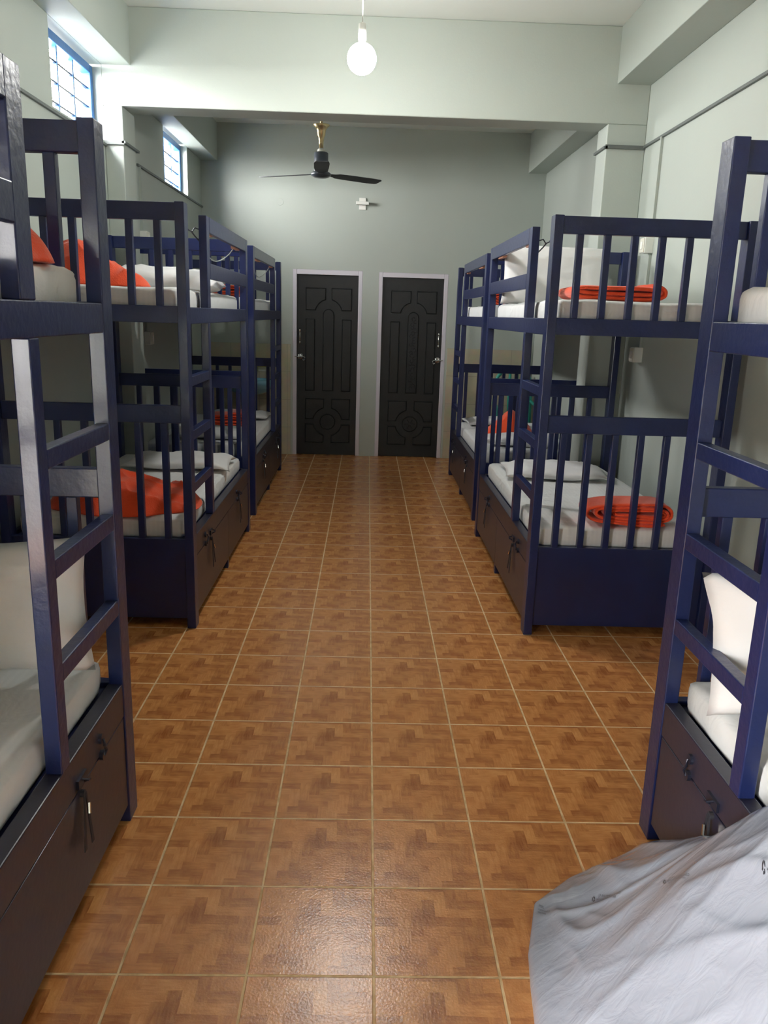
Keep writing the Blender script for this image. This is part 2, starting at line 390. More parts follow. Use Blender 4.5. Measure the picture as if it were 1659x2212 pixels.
def door(n, D, flip, label, ornate):
    x0, x1, h = D
    t = thing('door_%d' % n, (x0, YF, 0), label, kind='structure')
    W = x1-x0
    bm = bmesh.new(); fwd = .042
    box(bm, 0, fwd, .0, .10, 0, h); box(bm, W-fwd, W, .0, .10, 0, h); box(bm, fwd, W-fwd, .0, .10, h-fwd-.008, h)
    obj('door_frame', bm, FRAMEW, t, bevel=.004)
    lx0, lx1, lz0, lz1 = fwd+.001, W-fwd-.001, .004, h-fwd-.010
    lw_, lh = lx1-lx0, lz1-lz0
    bm = bmesh.new(); yf = .022
    box(bm, lx0, lx1, yf, yf+.035, lz0, lz1)
    fx = lambda u: lx0+u*lw_
    fz = lambda v: lz1-v*lh
    R_ = .215*lw_; cz = fz(.205); cxm = fx(.52)
    rr = lambda u0, u1, v0, v1: [(fx(u0), fz(v1)), (fx(u1), fz(v1)), (fx(u1), fz(v0)), (fx(u0), fz(v0))]
    for sgn in (-1, 1):
        xo_ = fx(.14) if sgn < 0 else fx(.90); xi = fx(.475) if sgn < 0 else fx(.565)
        zt, zb = fz(.068), fz(.19)
        # quarter panel with a concave corner
        a_in = math.acos(max(-1, min(1, (xi-cxm)/R_))); a_out = math.asin(max(0, min(1, (zb-cz)/R_)))
        if sgn < 0:
            a_out = PI-a_out
        pts = [(xo_, zb), (xo_, zt), (xi, zt)] + arc(cxm, cz, R_, a_in, a_out)
        raised(bm, pts, yf)
    raised(bm, rr(.14, .30, .235, .635), yf); raised(bm, rr(.74, .90, .235, .635), yf)
    xa, xb = fx(.425), fx(.615); r0 = (xb-xa)/2
    raised(bm, [(xa, fz(.635)), (xb, fz(.635))] + arc((xa+xb)/2, fz(.18)-r0, r0, 0, PI), yf)
    # lower group round a medallion
    cz2 = fz(.81); Ro = .235*lw_
    for sx_ in (-1, 1):
        for sz_ in (-1, 1):
            xo_ = fx(.14) if sx_ < 0 else fx(.90); xi = fx(.46) if sx_ < 0 else fx(.58)
            zo = fz(.677) if sz_ > 0 else fz(.932); zi = fz(.797) if sz_ > 0 else fz(.823)
            aa = math.acos(max(-1, min(1, (xi-cxm)/Ro))); ab = math.asin((zi-cz2)/Ro)
            if sz_ < 0: aa = -aa
            if sx_ < 0: ab = PI-ab if sz_ > 0 else -PI-ab
            pts = [(xo_, zi), (xo_, zo), (xi, zo)] + arc(cxm, cz2, Ro, aa, ab)
            raised(bm, pts, yf)
    raised(bm, arc(cxm, cz2, .135*lw_, 0, 2*PI, 28)[:-1], yf)
    if ornate:
        rn = random.Random(5)
        for k in range(26):
            zc_ = fz(.22+.40*k/26); xx = cxm+.022*math.sin(k*1.9)
            tube(bm, [(xx+.016*math.cos(a), yf-.009, zc_+.018*math.sin(a)) for a in [q*PI/5+k for q in range(8)]], .0035, 6)
        for k in range(6):
            a = k*PI/3
            tube(bm, [(cxm+.012*math.cos(a), yf-.008, cz2+.012*math.sin(a)), (cxm+.055*math.cos(a), yf-.009, cz2+.055*math.sin(a))], .004, 6)
    leaf = obj('door_leaf', bm, DOORB, t)
    hx = lx0+.035 if not flip else lx1-.035
    s = -1 if not flip else 1      # towards the jamb
    bm = bmesh.new(); hz = 1.27
    tube(bm, [(hx, yf-.03, hz-.055), (hx, yf-.03, hz+.055)], .0055, 8)
    for q in (-.062, .062):
        tube(bm, [(hx, yf, hz+q), (hx, yf-.032, hz+q)], .008, 8); tube(bm, [(hx, yf-.03, hz+q-.012), (hx, yf-.03, hz+q+.012)], .0085, 8)
    tag(obj('pull_handle', bm, CHROME, t, True), 'chrome pull handle')
    bm = bmesh.new(); bz = 1.06
    box(bm, hx-.014, hx+.026 if s < 0 else hx+.014, yf-.004, yf, bz-.03, bz+.03)
    for q in (-.012, .016):
        tube(bm, [(hx-s*q*1.2, yf-.012, bz-.022), (hx-s*q*1.2, yf-.016, bz+.024)], .009, 8)
    tube(bm, [(hx+s*.055, yf-.026, bz), (hx-s*.045, yf-.026, bz-.003), (hx-s*.052, yf-.028, bz-.012), (hx-s*.050, yf-.028, bz-.036), (hx-s*.040, yf-.027, bz-.042), (hx-s*.028, yf-.022, bz-.026)], .005, 8)
    tag(obj('bolt_latch', bm, CHROME, t, True), 'chrome sliding bolt')
    return t
door(1, D1, False, 'left black panelled door with plain arched panel', False)
door(2, D2, True, 'right black panelled door with carved centre panel', True)

# ------------------------------------------------------------------ bunk beds
BH = 1.965
def bunk(xa, y0, y1, W, sx, ladder, label, hook=False, cord=False):
    t = thing('bunk_bed', (xa, y0, 0), label, 'bunk bed', 'navy blue wooden bunk beds')
    L = y1-y0
    fy = (lambda y: L-y) if ladder == 'far' else (lambda y: y)
    def B(x0, x1, a, c, z0, z1): return bx(sx*x0, sx*x1, fy(a), fy(c), z0, z1)
    PX, PY = .042, .075
    def part(name, bm, mat=NAVY, bev=.003, parent=t, label=None):
        o = obj(name, bm, mat, parent, bevel=bev)
        if label: o['label'] = label
        return o
    for x in (0, W-PX):
        for y in (0, L-PY):
            part('post', B(x, x+PX, y, y+PY, 0, BH))
    open_ = .42; g0 = PY+open_
    # aisle rails
    part('upper_side_rail', B(.002, .034, PY, L-PY, 1.45, 1.525))
    part('upper_wall_rail', B(W-.034, W-.002, PY, L-PY, 1.45, 1.525))
    # guard rail
    part('guard_post', B(.001, .040, g0, g0+.075, 1.525, BH))
    part('guard_top_board', B(0, .022, g0+.075, L-PY, 1.888, BH))
    for k in (0, 2):
        a = g0+.10+(L-PY-g0-.1)*k/3
        part('bare_wood_strip', B(.010, .034, a+.02, a+.10+.05*k, 1.880, 1.895), BARE, 0, label='unpainted wood strip behind guard board')
    part('guard_middle_board', B(0, .022, g0+.075, L-PY, 1.668, 1.744))
    # ladder
    part('ladder_rail', B(.001, .040, g0, g0+.05, .455, 1.45))
    for z in (.713, .963, 1.2135):
        part('rung', B(.002, .036, PY, g0, z-.045, z))
    # ends
    for (a, c) in ((.018, .050), (L-.050, L-.018)):
        part('end_top_board', B(PX, W-PX, a, c, 1.888, BH-.002))
        part('end_rail', B(PX, W-PX, a, c, 1.453, 1.528))
        part('end_board', B(PX, W-PX, a, c, 1.003, 1.085))
        part('end_panel', B(PX, W-PX, a, c, .045, .448), NAVYD)
        for k in range(6):
            xc = .125+.1235*k*(W/.91)
            part('slat', B(xc-.015, xc+.015, a+.002, c-.002, 1.528, 1.888), bev=.002)
            part('slat', B(xc-.015, xc+.015, a+.002, c-.002, .448, 1.003), bev=.002)
    # bases
    part('upper_bed_base', B(.034, W-.034, .052, L-.052, 1.47, 1.497), NAVYD, 0)
    part('lower_bed_base', B(.034, W-.034, .052, L-.052, .405, .432), NAVYD, 0)
    # storage
    part('side_apron', B(.003, .045, PY, L-PY, .352, .455), BROWN)
    part('wall_panel', B(W-.030, W-.006, PY, L-PY, .045, .448), NAVYD, 0)
    mid = L/2+.045 if ladder == 'near' else L/2
    part('middle_leg', B(.006, .05, mid-.02, mid+.02, 0, .07))
    part('bottom_board', B(.03, W-.03, PY, L-PY, .06, .075), BROWN, 0)
    for di, (a, c) in enumerate(((PY+.003, mid-.002), (mid+.002, L-PY-.003))):
        d = part('storage_door', B(.004, .022, a, c, .058, .348), BROWN, .002)
        yc = g0-.06 if di == 0 else L-PY-.42
        bm = bmesh.new()
        p = lambda x, y, z: Vector((sx*x, fy(y), z))
        # hasp: plate over the seam with a staple
        a_, c_ = p(.003, yc-.03, .362), p(-.004, yc+.03, .386)
        box(bm, a_.x, c_.x, a_.y, c_.y, a_.z, c_.z)
        tube(bm, [p(-.004, yc-.006, .366), p(-.020, yc-.004, .374), p(-.020, yc+.008, .378), p(-.004, yc+.01, .382)], .003, 6)
        part('hasp', bm, STEELD, 0)
        bm = bmesh.new(); yl = yc-.15 if di == 0 else yc-.07
        disc(bm, p(.003, yl, .400), .014, 'x', -sx*.008, 12); disc(bm, p(.003, yl, .352), .014, 'x', -sx*.010, 12)
        tube(bm, [p(-.007, yl, .400), p(-.012, yl+.008, .385), p(-.012, yl-.006, .366), p(-.007, yl, .352)], .004, 6)
        part('hook_latch', bm, STEELD, 0)
        bm = bmesh.new(); zs = .335
        disc(bm, p(.004, yc, zs), .010, 'x', -sx*.01, 10)
        for dy, ln, lean in ((-.006, .15, -.012), (.004, .14, .030)):
            q0, q1 = p(-.004, yc+dy, zs), p(-.010, yc+dy+lean, zs-ln)
            wv = Vector((0, .007, 0)); th = Vector((-sx*.003, 0, 0))
            v = [bm.verts.new(q) for q in (q0-wv*.5, q0+wv*.5, q1+wv, q1-wv, q0-wv*.5+th, q0+wv*.5+th, q1+wv+th, q1-wv+th)]
            for f in ((0, 1, 2, 3), (4, 7, 6, 5), (0, 4, 5, 1), (1, 5, 6, 2), (2, 6, 7, 3), (3, 7, 4, 0)): bm.faces.new([v[i] for i in f])
        s = part('pull_strap', bm, BLACKS, 0, parent=t, label='black cloth pull strap')
        bm = bmesh.new(); tube(bm, [p(-.013, yc-.004, zs-.028), p(-.016, yc+.006, zs-.052)], .004, 6)
        part('key', bm, CHROME, 0, parent=s)
    if hook:
        bm = bmesh.new(); p = lambda x, y, z: Vector((sx*x, fy(y), z))
        yb = g0+.01
        tube(bm, [p(.040, yb, 1.90), p(.058, yb-.01, 1.905), p(.070, yb-.02, 1.885), p(.085, yb-.03, 1.893), p(.100, yb-.03, 1.915)], .0035, 6)
        tube(bm, [p(.040, yb, 1.845), p(.060, yb-.01, 1.868), p(.075, yb-.02, 1.889)], .0035, 6)
        part('coat_hook', bm, STEELD, 0)
    if cord:
        bm = bmesh.new(); p = lambda x, y, z: Vector((sx*x, fy(y), z))
        pts = []
        for k in range(15):
            u = k/14; pts.append(p(.045+.03*math.sin(PI*u), g0+.10+u*.95, 1.885-.10*math.sin(PI*u)**.8))
        tube(bm, pts, .003, 6)
        part('hanging_cord', bm, COND2, 0, label='thin grey cord looped below guard board')
    return t

BEDS = {
 'LA': bunk(-.735, -1.235, .650, .93, -1, 'far', 'nearest bunk bed on the left, cut off by the photo edge'),
 'LB': bunk(-.855, 2.095, 3.950, .905, -1, 'near', 'middle bunk bed of the left row, crumpled red blanket on its lower bunk', True, True),
 'LC': bunk(-.872, 4.345, 6.225, .89, -1, 'far', 'farthest bunk bed on the left, beside the left black door', False, True),
 'RA': bunk(.830, -1.280, .595, .890, 1, 'far', 'nearest bunk bed on the right, with the plastic bag leaning on it'),
 'RB': bunk(.755, 2.100, 3.965, .905, 1, 'near', 'middle bunk bed of the right row, rolled red blanket on its lower bunk', True, False),
 'RC': bunk(.785, 4.345, 6.205, .89, 1, 'far', 'farthest bunk bed on the right, in front of the green chair'),
}

# ------------------------------------------------------------------ soft things
def fbm(p, o=4): return noise.fractal(p, 1.0, 2.0, o)

def mattress(x0, x1, y0, y1, z0, z1, seed, label, group, wr=.006, cat='mattress'):
    nx, ny = 26, 46
    cx, cy = (x0+x1)/2, (y0+y1)/2
    hx, hy, h = (x1-x0)/2, (y1-y0)/2, z1-z0
    bm = bmesh.new(); sd = Vector((seed*7.3, seed*3.1, seed))
    N_ = 7
    # section: rounded super-ellipse swept as grid on a box (cube-sphere style)
    def P(u, v, w):   # u,v,w in [-1,1]; rounds edges
        r = .034
        x, y, z = u*hx, v*hy, (w*.5+.5)*h
        qx = max(-hx+r, min(hx-r, x)); qy = max(-hy+r, min(hy-r, y)); qz = max(r, min(h-r, z))
        d = Vector((x-qx, y-qy, z-qz))
        if d.length > 1e-6:
            d = d.normalized()*r
        p = Vector((qx, qy, qz)) + d
        q = Vector((p.x*5, p.y*5, p.z*5))+sd
        n = fbm(q)*wr + abs(noise.noise(q*1.3+Vector((9, 2, 4))))*wr*.8
        side = max(abs(u), abs(v))
        if z > h*.6: p.z += n + .004
        edge = max(0, (side-.9)/.1)
        if edge > 0 and 0 < z < h:      # tucked sheet: vertical drape folds, slight flare at the hem
            fold = noise.noise(Vector((p.x*22, p.y*22, p.z*4))+sd)*.005
            o_ = (Vector((p.x, p.y, 0)).normalized())
            if abs(u) > abs(v)*.98 and abs(u) > .97: o_ = Vector((math.copysign(1, u), 0, 0))
            elif abs(v) > .97: o_ = Vector((0, math.copysign(1, v), 0))
            p += o_*(fold - .004)
        return p
    cache = {}
    def V(i, j, k):
        key = (i, j, k)
        if key not in cache: cache[key] = bm.verts.new(P(2*i/nx-1, 2*j/ny-1, 2*k/N_-1))
        return cache[key]
    for i in range(nx):
        for j in range(ny):
            bm.faces.new((V(i, j, 0), V(i, j+1, 0), V(i+1, j+1, 0), V(i+1, j, 0)))
            bm.faces.new((V(i, j, N_), V(i+1, j, N_), V(i+1, j+1, N_), V(i, j+1, N_)))
    for k in range(N_):
        for i in range(nx):
            bm.faces.new((V(i, 0, k), V(i+1, 0, k), V(i+1, 0, k+1), V(i, 0, k+1))); bm.faces.new((V(i, ny, k), V(i, ny, k+1), V(i+1, ny, k+1), V(i+1, ny, k)))
        for j in range(ny):
            bm.faces.new((V(0, j, k), V(0, j, k+1), V(0, j+1, k+1), V(0, j+1, k))); bm.faces.new((V(nx, j, k), V(nx, j+1, k), V(nx, j+1, k+1), V(nx, j, k+1)))
    o = obj('mattress', bm, SHEET, None, True)
    o.location = (cx, cy, z0)
    return tag(o, label, cat, group)

MATS = [
 ('LA', 'lower', 'white sheeted lower mattress of the nearest left bunk, pillow propped on it'),
 ('LA', 'upper', 'white sheeted upper mattress of the nearest left bunk, orange blanket on it'),
 ('LB', 'lower', 'white sheeted lower mattress under the crumpled red blanket, middle left bunk'),
 ('LB', 'upper', 'white sheeted upper mattress of the middle left bunk, pillow at its far end'),
 ('LC', 'lower', 'white sheeted lower mattress of the farthest left bunk, boxy red blanket on it'),
 ('LC', 'upper', 'white sheeted upper mattress of the farthest left bunk'),
 ('RA', 'lower', 'white sheeted lower mattress of the nearest right bunk behind the plastic bag'),
 ('RA', 'upper', 'white sheeted upper mattress of the nearest right bunk'),
 ('RB', 'lower', 'white sheeted lower mattress under the rolled red blanket, middle right bunk'),
 ('RB', 'upper', 'white sheeted upper mattress below the upright pillow, middle right bunk'),
 ('RC', 'lower', 'white sheeted lower mattress of the farthest right bunk, layered red blanket on it'),
 ('RC', 'upper', 'white sheeted upper mattress of the farthest right bunk'),
]
DIM = {'LA': (-.735, -1.235, .650, .93, -1), 'LB': (-.855, 2.095, 3.950, .905, -1), 'LC': (-.872, 4.345, 6.225, .89, -1),
       'RA': (.830, -1.280, .595, .890, 1), 'RB': (.755, 2.100, 3.965, .905, 1), 'RC': (.785, 4.345, 6.205, .89, 1)}
for k, (bed, lv, lab) in enumerate(MATS):
    xa, y0, y1, W, sx = DIM[bed]
    xs = sorted((xa+sx*.052, xa+sx*(W-.05)))
    z0, z1 = (.4325, .532) if lv == 'lower' else (1.4975, 1.603)
    mattress(xs[0], xs[1], y0+.066, y1-.066, z0, z1, k+1, lab, lv+' bunk mattresses', wr=.007 if lv == 'lower' else .006)

def pillow(w, l, t, loc, rot, seed, label, ear=.035, sag=0., group='white pillows'):
    """w along local x, l along local y, lying flat; base at z=0"""
    n, m = 30, 24
    bm = bmesh.new(); sd = Vector((seed*5.1, seed*2.7, seed*1.3))
    def hgt(u, v):
        a = max(0, 1-abs(u)**3.2); b = max(0, 1-abs(v)**3.2)
        return t*.5*(a*b)**.55
    def xy(u, v):
        pin = 1-.07*(1-abs(u)**2)*abs(v)**3
        pin2 = 1-.06*(1-abs(v)**2)*abs(u)**3
        return u*w/2*pin2, v*l/2*pin
    top, bot = {}, {}
    for i in range(n+1):
        for j in range(m+1):
            u, v = 2*i/n-1, 2*j/m-1
            x, y = xy(u, v); h = hgt(u, v)
            q = Vector((x*7, y*7, 0))+sd
            wr = (fbm(q)*.35 + noise.noise(q*2.2)*.18)*t*.22 + (1-abs(noise.noise(Vector((x*5, y*9, seed*2.)))))**7*t*.10*min(1, 3*(1-max(abs(u), abs(v))))
            # creases running in from the corners
            wr += .10*t*abs(noise.noise(Vector((math.atan2(y, x)*3.2, 0, seed))))*min(1, (abs(u)*abs(v))*2.2)
            droop = -t*.10*(abs(u)*abs(v))**2
            zc = t*.42 + droop*1.0 + .018*noise.noise(Vector((u*1.7, v*1.7, seed)))*(abs(u)**2+abs(v)**2)
            top[i, j] = bm.verts.new((x, y, zc + h + wr))
            if 0 < i < n and 0 < j < m: bot[i, j] = bm.verts.new((x, y, max(0.0, zc - h*.82)))
            else: bot[i, j] = top[i, j]
    for i in range(n):
        for j in range(m):
            bm.faces.new((top[i, j], top[i+1, j], top[i+1, j+1], top[i, j+1]))
            q = [bot[i, j], bot[i, j+1], bot[i+1, j+1], bot[i+1, j]]
            if len(set(q)) == 4:
                try: bm.faces.new(q)
                except ValueError: pass
    o = obj('pillow', bm, PILLOWM, None, True)
    o.location = loc; o.rotation_euler = rot
    rest(o)
    return tag(o, label, 'pillow', group)

ZL, ZU = .541, 1.612
def rest(o):
    """lower or raise a soft thing so that its lowest point lies on its bed"""
    base = ZU if o.location.z > 1.3 else ZL
    M = o.rotation_euler.to_matrix()
    lo = min((M @ v.co).z for v in o.data.vertices)
    o.location.z = base - lo
    return o
R = math.radians
pillow(.68, .36, .13, (-1.105, .485, ZL+.158), (R(80), R(-3), R(2)), 1, 'big white pillow propped upright at the near left lower bunk')
pillow(.68, .37, .13, (1.175, .36, ZL+.162), (R(78), R(-4), R(-3)), 2, 'white pillow propped upright behind the near right ladder')
pillow(.66, .42, .085, (-1.22, 3.46, ZL), (0, 0, R(3)), 3, 'white pillow lying flat at far end of middle left lower bunk')
pillow(.66, .44, .085, (1.17, 3.46, ZL), (0, 0, R(-4)), 4, 'white pillow lying flat at far end of middle right lower bunk')
pillow(.68, .385, .12, (1.120, 3.66, ZU+.172), (R(79), R(1.2), R(-2)), 5, 'tall white pillow standing on middle right upper bunk').location.z -= .024
pillow(.66, .46, .14, (-1.245, 3.36, ZU), (R(2), R(2), R(6)), 6, 'white pillow lying on middle left upper bunk')
pillow(.60, .38, .08, (-1.27, 4.72, ZL), (0, 0, R(4)), 7, 'white pillow at near end of farthest left lower bunk')
pillow(.60, .34, .07, (-1.24, 5.93, ZL), (0, 0, R(-3)), 8, 'white pillow at far end of farthest left lower bunk')
pillow(.60, .38, .08, (1.20, 4.74, ZL), (0, 0, R(-4)), 9, 'white pillow at near end of farthest right lower bunk')
pillow(.58, .34, .07, (1.17, 5.93, ZL), (0, 0, R(5)), 10, 'white pillow at far end of farthest right lower bunk')

def rolled(loc, rz, w, h, d, turns, th, label, seed, squash=.0, extra=.0, group='red-orange fleece blankets'):
    """blanket folded round and round: a flattened spiral ribbon in x-z, extruded along y"""
    bm = bmesh.new(); path = []
    n = int(turns*40)
    for k in range(n+1):
        u = k/n; a = u*turns*2*PI + PI*.9
        core = (1-u)*turns*th*1.06
        rx, rz_ = max(.012, w/2-core-(1-u)*extra), max(.004, h/2-core)
        c, sn = math.cos(a), math.sin(a)
        ex = math.copysign(abs(c)**.45, c); ez = math.copysign(abs(sn)**.75, sn)
        x = rx*ex + (1-u)*extra*.9
        z = rz_*ez
        tl = (x+w/2)/w      # thinner towards the left end
        z *= (1-squash)+squash*min(1, .25+tl*1.1)
        z += .006*noise.noise(Vector((x*9, u*5, seed)))
        path.append(Vector((x, 0, z)))
    zmin = min(p.z for p in path)
    ny = 10
    L_, R2 = [], []
    def off(k):
        a = path[max(k-1, 0)]; c = path[min(k+1, n)]
        tt = (c-a).normalized(); return Vector((tt.z, 0, -tt.x))
    rows = []
    for j in range(ny+1):
        v = j/ny; y = (v-.5)*d
        row = []
        edge = .004*math.sin(j*1.3+seed)
        for k in range(n+1):
            p = path[k]; o_ = off(k)
            yy = y + (.010*noise.noise(Vector((k*.05, seed, 3))) if j in (0, ny) else 0)
            wob = .004*noise.noise(Vector((p.x*12, yy*12, k*.01+seed)))
            q = p+Vector((0, yy, -zmin+th/2+wob*.5))
            t2 = th*(.5 if j in (0, ny) else 1.0)
            row.append((bm.verts.new(q+o_*t2/2), bm.verts.new(q-o_*t2/2)))
        rows.append(row)
    for j in range(ny):
        for k in range(n):
            for s in (0, 1):
                bm.faces.new((rows[j][k][s], rows[j][k+1][s], rows[j+1][k+1][s], rows[j+1][k][s]))
        for k in (0, n):
            bm.faces.new((rows[j][k][0], rows[j+1][k][0], rows[j+1][k][1], rows[j][k][1]))
    for j in (0, ny):
        for k in range(n):
            bm.faces.new((rows[j][k][0], rows[j][k+1][0], rows[j][k+1][1], rows[j][k][1]))
    o = obj('blanket', bm, ORANGE, None, True)
    o.location = loc; o.rotation_euler = (0, 0, rz)
    rest(o)
    return tag(o, label, 'blanket', group)

def heap(loc, rz, outline, hfun, label, seed, fold=.02, group='red-orange fleece blankets', n=150, m=64):
    """crumpled cloth: star-shaped outline (list of radii over angle), dome height and sharp folds"""
    bm = bmesh.new(); sd = Vector((seed*3.3, seed*1.9, seed))
    K = len(outline)
    def rad(a):
        f = (a/(2*PI))*K; i = int(f) % K; t = f-int(f); t = t*t*(3-2*t)
        return outline[i]*(1-t)+outline[(i+1) % K]*t
    rings = []
    for j in range(m+1):
        s = j/m; ring = []
        for i in range(n):
            a = 2*PI*i/n; r = rad(a)*(1+.05*noise.noise(Vector((math.cos(a)*3, math.sin(a)*3, seed))))
            x, y = r*s*math.cos(a), r*s*math.sin(a)
            q = Vector((x*7.5, y*7.5, 0))+sd
            q = q + Vector((noise.noise(q*.6), noise.noise(q*.6+Vector((5, 5, 5))), 0))*1.0
            ridge = (1-abs(noise.noise(q*.55)))**3*1.1 + (1-abs(noise.noise(q*1.25+Vector((1, 7, 2)))))**5*.5 - .35 + noise.noise(q*.5)*.5
            edge = 1-s**4
            z = hfun(x, y, s)*edge**.6 + fold*ridge*(1-s**8)
            z = max(z, .0)+.012*(1-s**10)
            ring.append((x, y, z))
        rings.append(ring)
    top = bm.verts.new(rings[0][0])
    vr = [[bm.verts.new(p) for p in ring] for ring in rings[1:]]
    for i in range(n): bm.faces.new((top, vr[0][i], vr[0][(i+1) % n]))
    for a, c in zip(vr, vr[1:]):
        for i in range(n): bm.faces.new((a[i], c[i], c[(i+1) % n], a[(i+1) % n]))
    base = [bm.verts.new((v.co.x*.93, v.co.y*.93, 0)) for v in vr[-1]]
    for i in range(n): bm.faces.new((vr[-1][i], base[i], base[(i+1) % n], vr[-1][(i+1) % n]))
    bm.faces.new(list(reversed(base)))
    o = obj('blanket', bm, ORANGE, None, True)
    o.location = loc; o.rotation_euler = (0, 0, rz)
    rest(o)
    return tag(o, label, 'blanket', group)

# middle right lower: rolled, spiral showing
rolled((1.255, 2.275, ZL), R(-3), .44, .118, .20, 3.4, .0150, 'red blanket rolled with spiral end showing on middle right lower bunk', 1, squash=.42, extra=.05)
# middle right upper: folded flat
rolled((1.155, 2.55, ZU), R(-1), .46, .080, .36, 1.7, .022, 'orange blanket folded flat on middle right upper bunk', 2, squash=.05)
# farthest bunks
rolled((-1.22, 5.34, ZL), R(2), .40, .125, .30, 2.8, .020, 'boxy folded red blanket on farthest left lower bunk', 3, squash=.0)
heap((1.20, 5.28, ZL), 0, [.21, .22, .20, .17, .23, .22, .18, .20], lambda x, y, s: .17*max(0, 1-abs(x)/.24)*(1-.2*s)+.03, 'layered peaked red blanket on farthest right lower bunk', 4, .018)
rolled((-1.30, 5.20, ZU), R(3), .46, .10, .34, 2.4, .018, 'orange blanket on farthest left upper bunk', 5)
rolled((1.18, 5.10, ZU), R(-2), .50, .11, .34, 2.6, .018, 'orange blanket on farthest right upper bunk', 6)
# middle left lower: crumpled heap
heap((-1.22, 2.375, ZL), R(0), [.34, .36, .30, .32, .42, .27, .225, .24], lambda x, y, s: (.085-.09*x)*(1-s**2.5)+.022, 'crumpled red blanket heap on middle left lower bunk', 11, .045)
# middle left upper: lumpy heap with a trailing corner
heap((-1.42, 2.43, ZU), R(0), [.32, .16, .20, .21, .22, .20, .21, .20], lambda x, y, s: (.13 if x < .05 else .13*max(.12, 1-(x-.05)/.22))*(1-s**3)+.02, 'bunched orange blanket on middle left upper bunk, trailing to the right', 12, .04)
# nearest left upper
heap((-1.00, .37, ZU), R(0), [.215, .19, .17, .19, .22, .20, .20, .20], lambda x, y, s: .075*(1-s**5)+.03, 'bunched orange blanket on nearest left upper bunk', 13, .03)

# ------------------------------------------------------------------ plastic bag
def ss(a, b, x):
    t = max(0, min(1, (x-a)/(b-a))); return t*t*(3-2*t)
def lerp_tab(tab, x):
    if x <= tab[0][0]: return tab[0][1]
    for (a, va), (b, vb) in zip(tab, tab[1:]):
        if x <= b: return va+(vb-va)*(x-a)/(b-a)
    return tab[-1][1]
BX0 = [(-1.0, .33), (-.5, .33), (-.2, .348), (-.03, .366), (.07, .380), (.24, .430), (.34, .545), (.42, .68), (.46, .80)]
BXM = .806
def bag_h(x, y):
    x0 = lerp_tab(BX0, y)
    if x <= x0: return 0.
    u = (x-x0)/max(.02, BXM-x0)
    top = lerp_tab([(-1.0, .54), (-.6, .66), (-.25, .66), (-.12, .56), (0, .42), (.1, .32), (.2, .24), (.3, .17), (.40, .09), (.44, .05), (.46, .02)], y)
    h = top*(.30*u**.42 + .70*ss(0, 1.12, u))
    amp = min(1, (x-x0)/.10)*min(1, top/.2)
    al, ac = x*.42-y*.90, x*.90+y*.42          # along / across the pull towards the bed
    q = Vector((al*2.2, ac*6.0, 0)); q = q + Vector((0, noise.noise(Vector((x*3, y*3, 4)))*.7, 0))
    sa = lambda v: math.sqrt(v*v+.004)
    fold = (1-sa(noise.noise(q+Vector((3, 1, 0)))))**6*.024 - .010 + (1-sa(noise.noise(q*2.1+Vector((8, 4, 2)))))**8*.010
    q2 = Vector((x*2.6, y*2.6, 7)); fold += noise.noise(q2)*.022
    c = y - (.16 - (x-.45)*.55)          # one long crease towards the bed
    fold += .010*math.exp(-(c/.018)**2) - .008*math.exp(-((c-.04)/.03)**2)
    return max(0.002, h + amp*fold*.9)
bm = bmesh.new()
NX, NY = 150, 320
grid = {}
for j in range(NY+1):
    y = -1.0 + 1.46*j/NY
    x0 = lerp_tab(BX0, y)
    for i in range(NX+1):
        u = (i/NX)**1.25
        x = x0+(BXM-x0)*u
        z = bag_h(x, y)*(1 if i else 0)
        if i == 0: z = 0.001
        grid[i, j] = bm.verts.new((x, y, z))
for i in range(NX):
    for j in range(NY):
        bm.faces.new((grid[i, j], grid[i+1, j], grid[i+1, j+1], grid[i, j+1]))
edge = [grid[i, 0] for i in range(NX+1)] + [grid[NX, j] for j in range(1, NY+1)] + [grid[i, NY] for i in range(NX-1, -1, -1)]
low = [bm.verts.new((v.co.x, v.co.y, 0)) for v in edge]
for k in range(len(edge)-1):
    try: bm.faces.new((edge[k], low[k], low[k+1], edge[k+1]))
    except ValueError: pass
ZG = {k: tuple(v.co) for k, v in grid.items()}
bag = obj('plastic_bag', bm, BAGM, None, True)
tag(bag, 'big white polythene bag on the floor against the nearest right bunk', 'plastic bag')

zgrid = {k: (v[0], v[1], v[2]) for k, v in ZG.items()}
def bag_z(x, y):
    """height of the built surface (bilinear on its grid)"""
    fj = max(0, min(NY-1e-6, (y+1.0)/1.46*NY)); j = int(fj); tj = fj-j
    x0 = lerp_tab(BX0, y); u = max(0, min(1, (x-x0)/(BXM-x0)))**(1/1.25)*NX
    i = min(NX-1, int(u)); ti = u-i
    z = lambda a, c: zgrid[a, c][2]
    return max(z(i, j), z(i+1, j), z(i, j+1), z(i+1, j+1)) if .02 < ti < .0 else (z(i, j)*(1-ti)+z(i+1, j)*ti)*(1-tj)+(z(i, j+1)*(1-ti)+z(i+1, j+1)*ti)*tj
def text_mesh(s, size):
    cu = bpy.data.curves.new('t', 'FONT'); cu.body = s; cu.size = size; cu.resolution_u = 2
    o = bpy.data.objects.new('t', cu); COL.objects.link(o)
    dg = bpy.context.evaluated_depsgraph_get(); dg.update()
    me = bpy.data.meshes.new_from_object(o.evaluated_get(dg))
    bpy.data.objects.remove(o); bpy.data.curves.remove(cu)
    vs = [v.co.copy() for v in me.vertices]; fs = [tuple(p.vertices) for p in me.polygons]
    bpy.data.meshes.remove(me)
    return vs, fs
